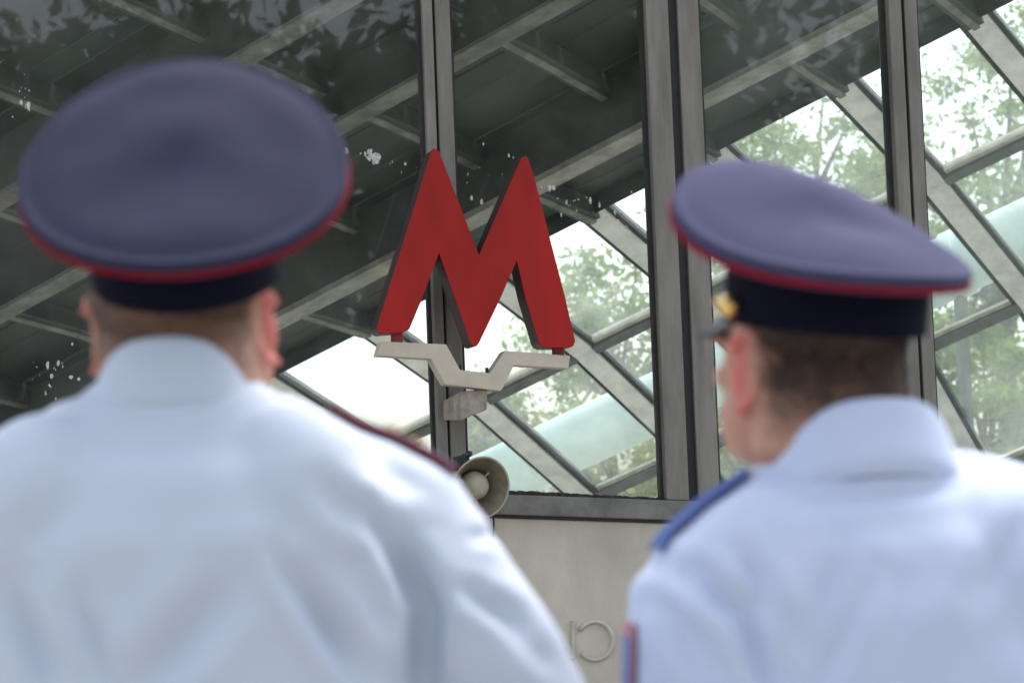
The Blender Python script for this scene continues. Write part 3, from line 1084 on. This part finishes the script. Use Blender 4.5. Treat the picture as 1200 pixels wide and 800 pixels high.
    for s, key in ((-1, 'L'), (1, 'R')):
        pts = arms[s]
        sw = P.get('sleeve', 0.0)
        mb.tube(pts[:7] + [pts[7]] + [pts[7].lerp(pts[8], 0.75)],
                [0.060, 0.064, 0.066, 0.068, 0.067 + sw, 0.066 + sw, 0.062 + sw, 0.056, 0.046], n=22, ref=(0, 1, 0.05))
    bs = P.get('blades', 0.0)
    for s in (-1, 1):
        mb.ell((s * 0.095 * k, -0.072 * k, 1.40 + zt), (0.085, 0.06, 0.11))
    cr_ = P['collar_r']
    mb.tube([nb + Vector((0, 0, -0.065)), nb + Vector((0, 0, -0.025)), nb + Vector((0, -0.002, 0.008)), nb + Vector((0, -0.002, 0.018))], [(0.140, 0.125), (0.112, 0.108), (cr_ + 0.019, cr_ + 0.022), (cr_ + 0.008, cr_ + 0.010)], n=24, ref=(0, 1, 0))
    me = remesh(mb, 'shirt', 0.0055, 18)
    co, no = co_no(me)
    disp = np.zeros(len(co))
    back = np.clip((0.35 - no[:, 1]) / 0.4, 0, 1)
    xz = co[:, [0, 2]]
    for (pl, w, amp) in P['folds']:
        best = None
        nseg = len(pl) - 1
        for q, (a, b) in enumerate(zip(pl[:-1], pl[1:])):
            dd, tt = seg_dist(xz, a, b)
            g_ = (q + tt) / nseg
            if best is None:
                best, gt = dd, g_
            else:
                gt = np.where(dd < best, g_, gt)
                best = np.minimum(best, dd)
        fade = np.sin(np.clip(gt, 0.03, 0.97) * math.pi) ** 0.6
        disp += amp * fade * (-np.exp(-(best / w) ** 2) + 0.45 * np.exp(-((best - 2.0 * w) / (1.1 * w)) ** 2)) * back
    # soft all-over cloth unevenness, longer along the pull of the cloth
    wob = np.array([noise.noise(Vector((c[0] * 9 + c[2] * 4, c[1] * 7, c[2] * 5 + P['seed'])))
                    + 0.5 * noise.noise(Vector((c[0] * 22 - c[2] * 12, c[1] * 16, c[2] * 13 + P['seed']))) for c in co])
    disp += wob * 0.0022
    co2 = co + no * disp[:, None]
    me.vertices.foreach_set('co', co2.ravel())
    me.update()
    shirt = obj('shirt', me, M_[P['shirt_m']], root, smooth=True)
    # yoke seam
    # collar: a fold that stands on the neck and falls outward, lower in front
    cmb = MB()
    NU = 48
    prof_c = [(0.004, -0.020), (0.003, 0.012), (0.004, 0.030), (0.008, 0.034), (0.013, 0.030), (0.017, 0.014), (0.021, 0.000), (0.0245, -0.012), (0.0250, -0.0185), (0.0205, -0.027)]
    cz = nb.z + P.get('collar_dz', 0.03)
    o_ = 0
    for (dr, dz) in prof_c:
        for q in range(NU):
            th = 2 * math.pi * q / NU
            fx, fy = math.cos(th), math.sin(th)
            fr = max(0, fy)
            rr_ = P['collar_r'] + dr * 1.15
            drop = -0.030 * (fy + 1) * 0.5 - 0.012 * fr - P.get('collar_side', 0.022) * abs(fx) ** 4
            cmb.v.append((nb.x + fx * rr_ * 1.02, nb.y - 0.004 + fy * rr_ * 1.06, cz + dz * 1.15 + drop))
    for i in range(len(prof_c) - 1):
        for q in range(NU):
            q2 = (q + 1) % NU
            cmb.f.append((i * NU + q, i * NU + q2, (i + 1) * NU + q2, (i + 1) * NU + q))
    cme = cmb.mesh('collar')
    co_ = obj('collar', cme, M_[P['collar_m']], shirt, smooth=True)
    ss = co_.modifiers.new('s', 'SUBSURF')
    ss.levels = ss.render_levels = 1

    # ---- trousers, belt and shoes
    mb = MB()
    mb.rings([(0, 0.0, 0.80, 0.17 * k, 0.12 * k, 2.2), (0, 0, 0.90, 0.185 * k, 0.135 * k, 2.3), (0, 0.003, 0.99 + zt, 0.186 * k + 0.004, 0.134 * k + 0.006, 2.3)], 40)
    for s in (-1, 1):
        mb.tube([(s * 0.09, 0, 0.92), (s * 0.1, 0.004, 0.75), (s * 0.106, 0.01, 0.50), (s * 0.112, 0, 0.30), (s * 0.116, -0.005, 0.06)],
                [0.10, 0.098, 0.08, 0.075, 0.068], n=24, ref=(0, 1, 0))
    obj('trousers', remesh(mb, 'trousers', 0.01, 6), M_['trousers'], root, smooth=True)
    for s in (-1, 1):
        mb = MB()
        mb.tube([(s * 0.115, -0.075, 0.045), (s * 0.115, -0.03, 0.055), (s * 0.118, 0.06, 0.055), (s * 0.124, 0.15, 0.04), (s * 0.126, 0.195, 0.03)],
                [(0.030, 0.042), (0.043, 0.052), (0.050, 0.048), (0.048, 0.034), (0.028, 0.022)], n=20, ref=(0, 0, 1))
        mb.v = [(x, y, max(z, 0.001)) for x, y, z in mb.v]
        mb.build('shoe', M_['shoe'], root, smooth=True)

    # ---- peaked cap
    bx_, by_ = cp.get('band', (0.084, 0.104))
    bh = cp.get('bh', 0.046)
    NU = 72
    rt = cp['tilt']
    rx, ry = cp['ring']
    rcy, rcz = cp['rc']

    def ring(th, f=1.0, dz=0.0):
        x, y = rx * f * math.cos(th), ry * f * math.sin(th)
        dz = dz + cp.get('droop', 0.012) * f * f * (0.45 * math.sin(th) ** 2 - math.cos(th) ** 2)
        return Vector((x, rcy + y * math.cos(rt) - dz * math.sin(rt), rcz + y * math.sin(rt) + dz * math.cos(rt)))

    cm = MB()
    rows = []

    def row(fn):
        rows.append([fn(2 * math.pi * q / NU) for q in range(NU)])
    row(lambda th: Vector((bx_ * math.cos(th), by_ * math.sin(th), bh)))

    def side(f):
        def fn(th):
            a = Vector((bx_ * math.cos(th), by_ * math.sin(th), bh))
            b = ring(th, 0.972, -0.0105)
            v = a.lerp(b, f)
            v.z += -0.010 * math.sin(f * math.pi)
            return v
        return fn
    for f in (0.2, 0.4, 0.6, 0.8, 0.93):
        row(side(f))
    row(lambda th: ring(th, 0.985, -0.008))
    row(lambda th: ring(th, 0.997, -0.0045))
    row(lambda th: ring(th, 1.0, -0.001))
    row(lambda th: ring(th, 0.994, 0.0028))
    row(lambda th: ring(th, 0.975, 0.006))
    for f in (0.94, 0.88, 0.80, 0.70, 0.6, 0.5, 0.4, 0.3, 0.2, 0.1, 0.03):
        def top(th, f=f):
            # padded top: full near the rim, a shallow hollow over the back of the head
            y = f * math.sin(th)
            x = f * math.cos(th)
            pad = 0.009 + 0.010 * (1 - ((f - 0.72) / 0.28) ** 2 if f > 0.72 else 1)
            full = cp.get('full', 0.012) * (1 - f * f) * (1 + 0.9 * y)
            bump = cp.get('bump', 0.0) * math.exp(-((x / 0.40) ** 2 + ((y - cp.get('by', 0.1)) / 0.26) ** 2))
            hol = -cp.get('hollow', 0.010) * math.exp(-((x / 0.34) ** 2 + ((y - cp.get('hy', -0.25)) / 0.22) ** 2))
            lump = 0.006 * noise.noise(Vector((x * 1.9, y * 1.9, P['seed']))) * (1 - f ** 4)
            return ring(th, f, pad - 0.0105 + full + bump + hol + lump)
        row(top)
    for r_ in rows:
        cm.v += [tuple(v) for v in r_]
    for i in range(len(rows) - 1):
        for q in range(NU):
            q2 = (q + 1) % NU
            cm.f.append((i * NU + q, i * NU + q2, (i + 1) * NU + q2, (i + 1) * NU + q))
    cm.f.append(tuple((len(rows) - 1) * NU + q for q in range(NU)))
    cm.xf(CM)
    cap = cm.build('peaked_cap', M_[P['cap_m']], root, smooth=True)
    ss = cap.modifiers.new('s', 'SUBSURF')
    ss.levels = ss.render_levels = 1
    # band, with a rolled lower edge
    bm_ = MB()
    bprof = [(-0.004, 0.004), (0.0, 0.0), (0.0025, 0.001), (0.003, 0.008), (0.003, bh - 0.004), (0.0025, bh), (0.0, bh + 0.002), (-0.004, bh)]
    for dr, z in bprof:
        for q in range(NU):
            th = 2 * math.pi * q / NU
            bm_.v.append(((bx_ + dr) * math.cos(th), (by_ + dr) * math.sin(th), z))
    for i in range(len(bprof) - 1):
        for q in range(NU):
            q2 = (q + 1) % NU
            bm_.f.append((i * NU + q, i * NU + q2, (i + 1) * NU + q2, (i + 1) * NU + q))
    bm_.xf(CM).build('cap_band', M_['navy'], cap, smooth=True)
    ths = [2 * math.pi * q / NU for q in range(NU)]
    MB().tube([ring(th, 0.984, -0.0095) for th in ths], P.get('pipe_r', 0.0034), n=10, ref=(0.0, 0.05, 1), closed=True).xf(CM).build('crown_piping', M_['piping'], cap, smooth=True)
    MB().tube([Vector(((bx_ + 0.003) * math.cos(th), (by_ + 0.003) * math.sin(th), bh - 0.001)) for th in ths], 0.0026, n=8, ref=(0.0, 0.05, 1), closed=True).xf(CM).build('band_piping', M_['piping'], cap, smooth=True)
    # visor
    vm = MB()
    nv_ = 25
    rowv = []
    for f in (0.0, 0.35, 0.7, 0.97, 1.0):
        r_ = []
        for q in range(nv_):
            th = R(22 + 136 * q / (nv_ - 1))
            reach = 0.046 * math.sin((th - R(22)) / R(136) * math.pi) ** 0.7
            x = (bx_ + 0.004 + reach * f * 0.45) * math.cos(th)
            y = (by_ + 0.003 + reach * f) * math.sin(th)
            r_.append((x, y, 0.010 - 0.75 * reach * f - 0.012 * abs(math.cos(th)) ** 2))
        rowv.append(r_)
    for th_ in (0, -0.0035):
        for r_ in rowv:
            vm.v += [(x, y, z + th_) for x, y, z in r_]
    for L_ in (0, 1):
        for i in range(4):
            for q in range(nv_ - 1):
                o_ = L_ * 5 * nv_
                vm.f.append((o_ + i * nv_ + q, o_ + i * nv_ + q + 1, o_ + (i + 1) * nv_ + q + 1, o_ + (i + 1) * nv_ + q))
    for q in range(nv_ - 1):
        vm.f.append((4 * nv_ + q, 4 * nv_ + q + 1, 9 * nv_ + q + 1, 9 * nv_ + q))
    vm.xf(CM).build('visor', M_['patent'], cap, smooth=True)
    cord = []
    for q in range(29):
        th = R(cp.get('cord', 14) + (180 - 2 * cp.get('cord', 14)) * q / 28)
        cord.append(((bx_ + 0.009) * math.cos(th), (by_ + 0.010) * math.sin(th), 0.016))
    MB().tube(cord, 0.0042, n=8, ref=(0, 0.05, 1)).xf(CM).build('gold_cord', M_['gold'], cap, smooth=True)
    for th in (R(cp.get('cord', 14)), R(180 - cp.get('cord', 14))):
        c = Vector(((bx_ + 0.009) * math.cos(th), (by_ + 0.010) * math.sin(th), 0.017))
        MB().ell(c, (0.011, 0.011, 0.011)).xf(CM).build('side_button', M_['gold'], cap, smooth=True)
    # badge on the front of the band
    bd = MB().tube([(0, by_ + 0.003, 0.028), (0, by_ + 0.009, 0.029)], [(0.016, 0.021), (0.011, 0.016)], n=20, ref=(0, 0, 1))
    bd.xf(CM).build('badge', M_['gold'], cap, smooth=True)

    # ---- shoulder boards, lying on the shirt
    tree_ = BVHTree.FromPolygons([v.co.copy() for v in shirt.data.vertices], [tuple(p_.vertices) for p_ in shirt.data.polygons])
    for s, key in ((-1, 'L'), (1, 'R')):
        b0, b1, lift, wdt, twist = P['board' + key]
        b0, b1 = Vector(b0), Vector(b1)
        ax = (b1 - b0).normalized()
        sd_ = Vector((0, 1, 0))
        sd_ = (sd_ - ax * sd_.dot(ax)).normalized()
        sd_ = (Matrix.Rotation(twist, 3, ax) @ sd_)
        nn = ax.cross(sd_)
        if nn.z < 0:
            nn = -nn
        L_ = (b1 - b0).length
        outl = [(-L_ / 2, -wdt * .36), (L_ / 2, -wdt / 2), (L_ / 2, wdt / 2), (-L_ / 2, wdt * .36), (-L_ / 2 - 0.016, wdt * .16), (-L_ / 2 - 0.016, -wdt * .16)]
        mid = (b0 + b1) / 2

        def bpnt(u, v, h):
            q_ = mid + ax * u + Vector((0, 1, 0)) * v
            hit_ = tree_.ray_cast(Vector((q_.x, q_.y, q_.z + 0.25)), Vector((0, 0, -1)))
            z_ = hit_[0].z if hit_[0] is not None and abs(hit_[0].z - q_.z) < 0.07 else q_.z
            return Vector((q_.x, q_.y, z_)) + nn * (h + 0.004)
        # cut into strips so the board bends over the shoulder
        e = MB()
        NS = 10
        us = [-L_ / 2 + L_ * i / NS for i in range(NS + 1)]
        wv = [(-wdt / 2, -wdt / 4, 0, wdt / 4, wdt / 2)]
        for h in (0.0, 0.005):
            for i, u in enumerate(us):
                fw = 0.72 + 0.28 * i / NS
                for q in range(5):
                    e.v.append(tuple(bpnt(u, (q - 2) / 4 * wdt * fw, h)))
        m5 = (NS + 1) * 5
        for i in range(NS):
            for q in range(4):
                a = i * 5 + q
                e.f.append((a, a + 1, a + 6, a + 5))
                e.f.append((m5 + a, m5 + a + 5, m5 + a + 6, m5 + a + 1))
            for q in (0, 4):
                a = i * 5 + q
                e.f.append((a, a + 5, m5 + a + 5, m5 + a))
        for i in (0, NS):
            for q in range(4):
                a = i * 5 + q
                e.f.append((a, a + 1, m5 + a + 1, m5 + a))
        eb = e.build('shoulder_board', M_[P['board_m']], root, smooth=False)
        edge = [bpnt(u, -wdt / 2 * (0.72 + 0.28 * i / NS), 0.0025) for i, u in enumerate(us)]
        edge += [bpnt(L_ / 2, wdt * q / 4, 0.0025) for q in (-1, 0, 1)]
        edge += [bpnt(u, wdt / 2 * (0.72 + 0.28 * i / NS), 0.0025) for i, u in reversed(list(enumerate(us)))]
        MB().tube(edge, 0.0017, n=8, ref=tuple(nn)).build('board_piping', M_[P.get('board_pipe', 'piping')], eb, smooth=True)
        for u in (P['stars'] if s > 0 else ()):
            c = bpnt(u * L_, 0, 0.006)
            st = []
            for q in range(10):
                r_ = 0.0095 if q % 2 == 0 else 0.0042
                st.append(c + ax * (r_ * math.cos(q * math.pi / 5)) + sd_ * (r_ * math.sin(q * math.pi / 5)))
            MB().prism(st, nn * 0.003).build('star', M_['gold'], eb)
        cb = bpnt(-L_ * 0.42, 0.010, 0.002)
        MB().ell(cb, (0.0042, 0.0042, 0.003)).build('board_button', M_['gold'], eb, smooth=True)

    # ---- sleeve patch
    if 'patch' in P:
        c, nv2 = Vector(P['patch'][0]), Vector(P['patch'][1]).normalized()
        a2 = UP.cross(nv2).normalized()
        u2 = nv2.cross(a2)
        out_ = [(-.036, .045), (.036, .045), (.036, -.01), (.02, -.038), (0, -.05), (-.02, -.038), (-.036, -.01)]
        e = MB().prism([c + a2 * x + u2 * y for x, y in out_], nv2 * 0.002).build('sleeve_patch', M_['patch'], root)
        MB().prism([c + nv2 * 0.0021 + a2 * x * .72 + u2 * y * .72 for x, y in out_], nv2 * 0.0015).build('patch_field', M_['patch_blue'], e)
    return root


def pxl(cx, sc, z0):
    return lambda px, py: ((px - cx) / sc, z0 - py / sc)


# left officer
YL = 2.24
c = at(208, 440, YL)
sL = FPX / YL
fl = lambda pts: [((x - 208) / sL, c.z - (y - 440) / sL) for x, y in pts]
print('officer A ear z', at(213, 385, YL).z, 'neck', c)
A = dict(
    loc=(c.x, YL, 0), yaw=0.0, seed=3.1,
    label='officer in pale grey shirt and wide grey cap showing its whole top',
    ear_z=at(213, 381, YL).z, head_xy=((214 - 208) / sL, 0.02), head_yaw=R(-10), head_pitch=R(15), girth=1.16, neck_r=0.076, nape=-0.050, hair_k=0.45, strands=9000,
    neck=(0, 0, c.z - 0.022), trapL=c.z - 0.075, trapR=c.z - 0.075,
    armL=((-0.215, -0.005, c.z - 0.150), (-0.34, -0.03, c.z - 0.40), (-0.24, 0.17, c.z - 0.50)),
    armR=((0.205, -0.005, c.z - 0.145), (0.335, -0.03, c.z - 0.36), (0.24, 0.17, c.z - 0.50)),
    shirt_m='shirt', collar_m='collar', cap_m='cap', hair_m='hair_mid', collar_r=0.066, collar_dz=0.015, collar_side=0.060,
    folds=[(fl([(365, 672), (420, 790)]), 0.011, 0.014), (fl([(462, 640), (496, 720), (486, 800)]), 0.013, 0.017),
           (fl([(384, 575), (456, 640)]), 0.012, 0.006), (fl([(430, 545), (505, 590)]), 0.010, 0.004), (fl([(42, 670), (95, 790)]), 0.014, 0.013),
           (fl([(290, 676), (180, 800)]), 0.018, 0.011), (fl([(520, 690), (600, 740)]), 0.009, 0.006), (fl([(545, 640), (578, 640)]), 0.007, 0.004), (fl([(330, 640), (395, 760)]), 0.009, 0.007), (fl([(120, 690), (160, 790)]), 0.010, 0.007), (fl([(440, 600), (480, 690)]), 0.009, 0.006),
           (fl([(130, 560), (60, 640)]), 0.02, 0.004), (fl([(110, 520), (330, 530)]), 0.02, 0.003), (fl([(560, 700), (640, 800)]), 0.012, 0.006)],
    cap=dict(pos=(0.010, -0.006, 0.0475), yaw=R(9), pitch=R(9), roll=R(4), tilt=R(24), ring=(0.153, 0.150), rc=(0.012, 0.106), band=(0.0845, 0.104), bump=0.003, by=0.15, full=0.006, hollow=0.001, hy=-0.15, cord=34),
    boardL=((-0.165, 0.0, c.z - 0.060), (-0.262, 0.0, c.z - 0.095), 0, 0.05, R(0)),
    boardR=((0.138, 0.0, c.z - 0.050), (0.252, 0.0, c.z - 0.090), 0, 0.05, R(2)),
    board_m='board_navy', stars=(0.0, 0.2),
)
build_person(A)

# right officer
YR = 2.25
c = at(1000, 520, YR)
sR = FPX / YR
fr_ = lambda pts: [((x - 1000) / sR, c.z - (y - 520) / sR) for x, y in pts]
B = dict(
    loc=(c.x, YR, 0), yaw=R(10), seed=8.4,
    label='officer in pale blue shirt with head turned left and gold button on cap',
    ear_z=at(950, 432, YR).z, head_xy=((965 - 1000) / sR, 0.025), head_yaw=R(15), head_pitch=R(3), girth=1.12, neck_r=0.072, nape=-0.070, hair_k=0.86, strands=18000,
    neck=(0.0, 0, c.z - 0.025), trapL=c.z - 0.080, trapR=c.z - 0.055,
    armL=((-0.152, -0.005, c.z - 0.140), (-0.168, -0.03, c.z - 0.42), (-0.12, 0.15, c.z - 0.56)),
    armR=((0.20, -0.005, c.z - 0.110), (0.29, -0.03, c.z - 0.38), (0.2, 0.16, c.z - 0.54)),
    shirt_m='shirt_pale', collar_m='shirt_pale', cap_m='cap_lit', hair_m='hair', collar_r=0.072, collar_dz=0.026, collar_side=0.045,
    folds=[(fr_([(757, 645), (816, 704), (846, 800)]), 0.010, 0.017), (fr_([(815, 640), (850, 725)]), 0.010, 0.012), (fr_([(930, 640), (870, 770)]), 0.016, 0.010),
           (fr_([(1190, 620), (1040, 790)]), 0.03, 0.006), (fr_([(760, 710), (800, 790)]), 0.010, 0.005), (fr_([(1010, 650), (900, 790)]), 0.02, 0.004),
           (fr_([(870, 590), (1090, 575)]), 0.007, 0.004), (fr_([(960, 660), (880, 800)]), 0.010, 0.007), (fr_([(745, 690), (775, 790)]), 0.008, 0.006), (fr_([(1150, 600), (1080, 700)]), 0.012, 0.006), (fr_([(1120, 720), (1190, 790)]), 0.02, 0.006)],
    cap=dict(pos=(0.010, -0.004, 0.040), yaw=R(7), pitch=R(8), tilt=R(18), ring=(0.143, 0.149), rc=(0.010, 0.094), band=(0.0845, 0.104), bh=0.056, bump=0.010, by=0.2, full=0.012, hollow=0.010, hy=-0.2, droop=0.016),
    boardL=((-0.105, -0.008, c.z - 0.052), (-0.192, -0.008, c.z - 0.085), 0, 0.052, 0.0),
    boardR=((0.180, 0.0, c.z - 0.060), (0.285, 0.0, c.z - 0.100), 0, 0.052, R(0)),
    board_m='board_blue', board_pipe='patch_blue', stars=(),
    patch=((-0.221, 0.005, c.z - 0.20), (-1, 0.10, 0.06)),
)
build_person(B)
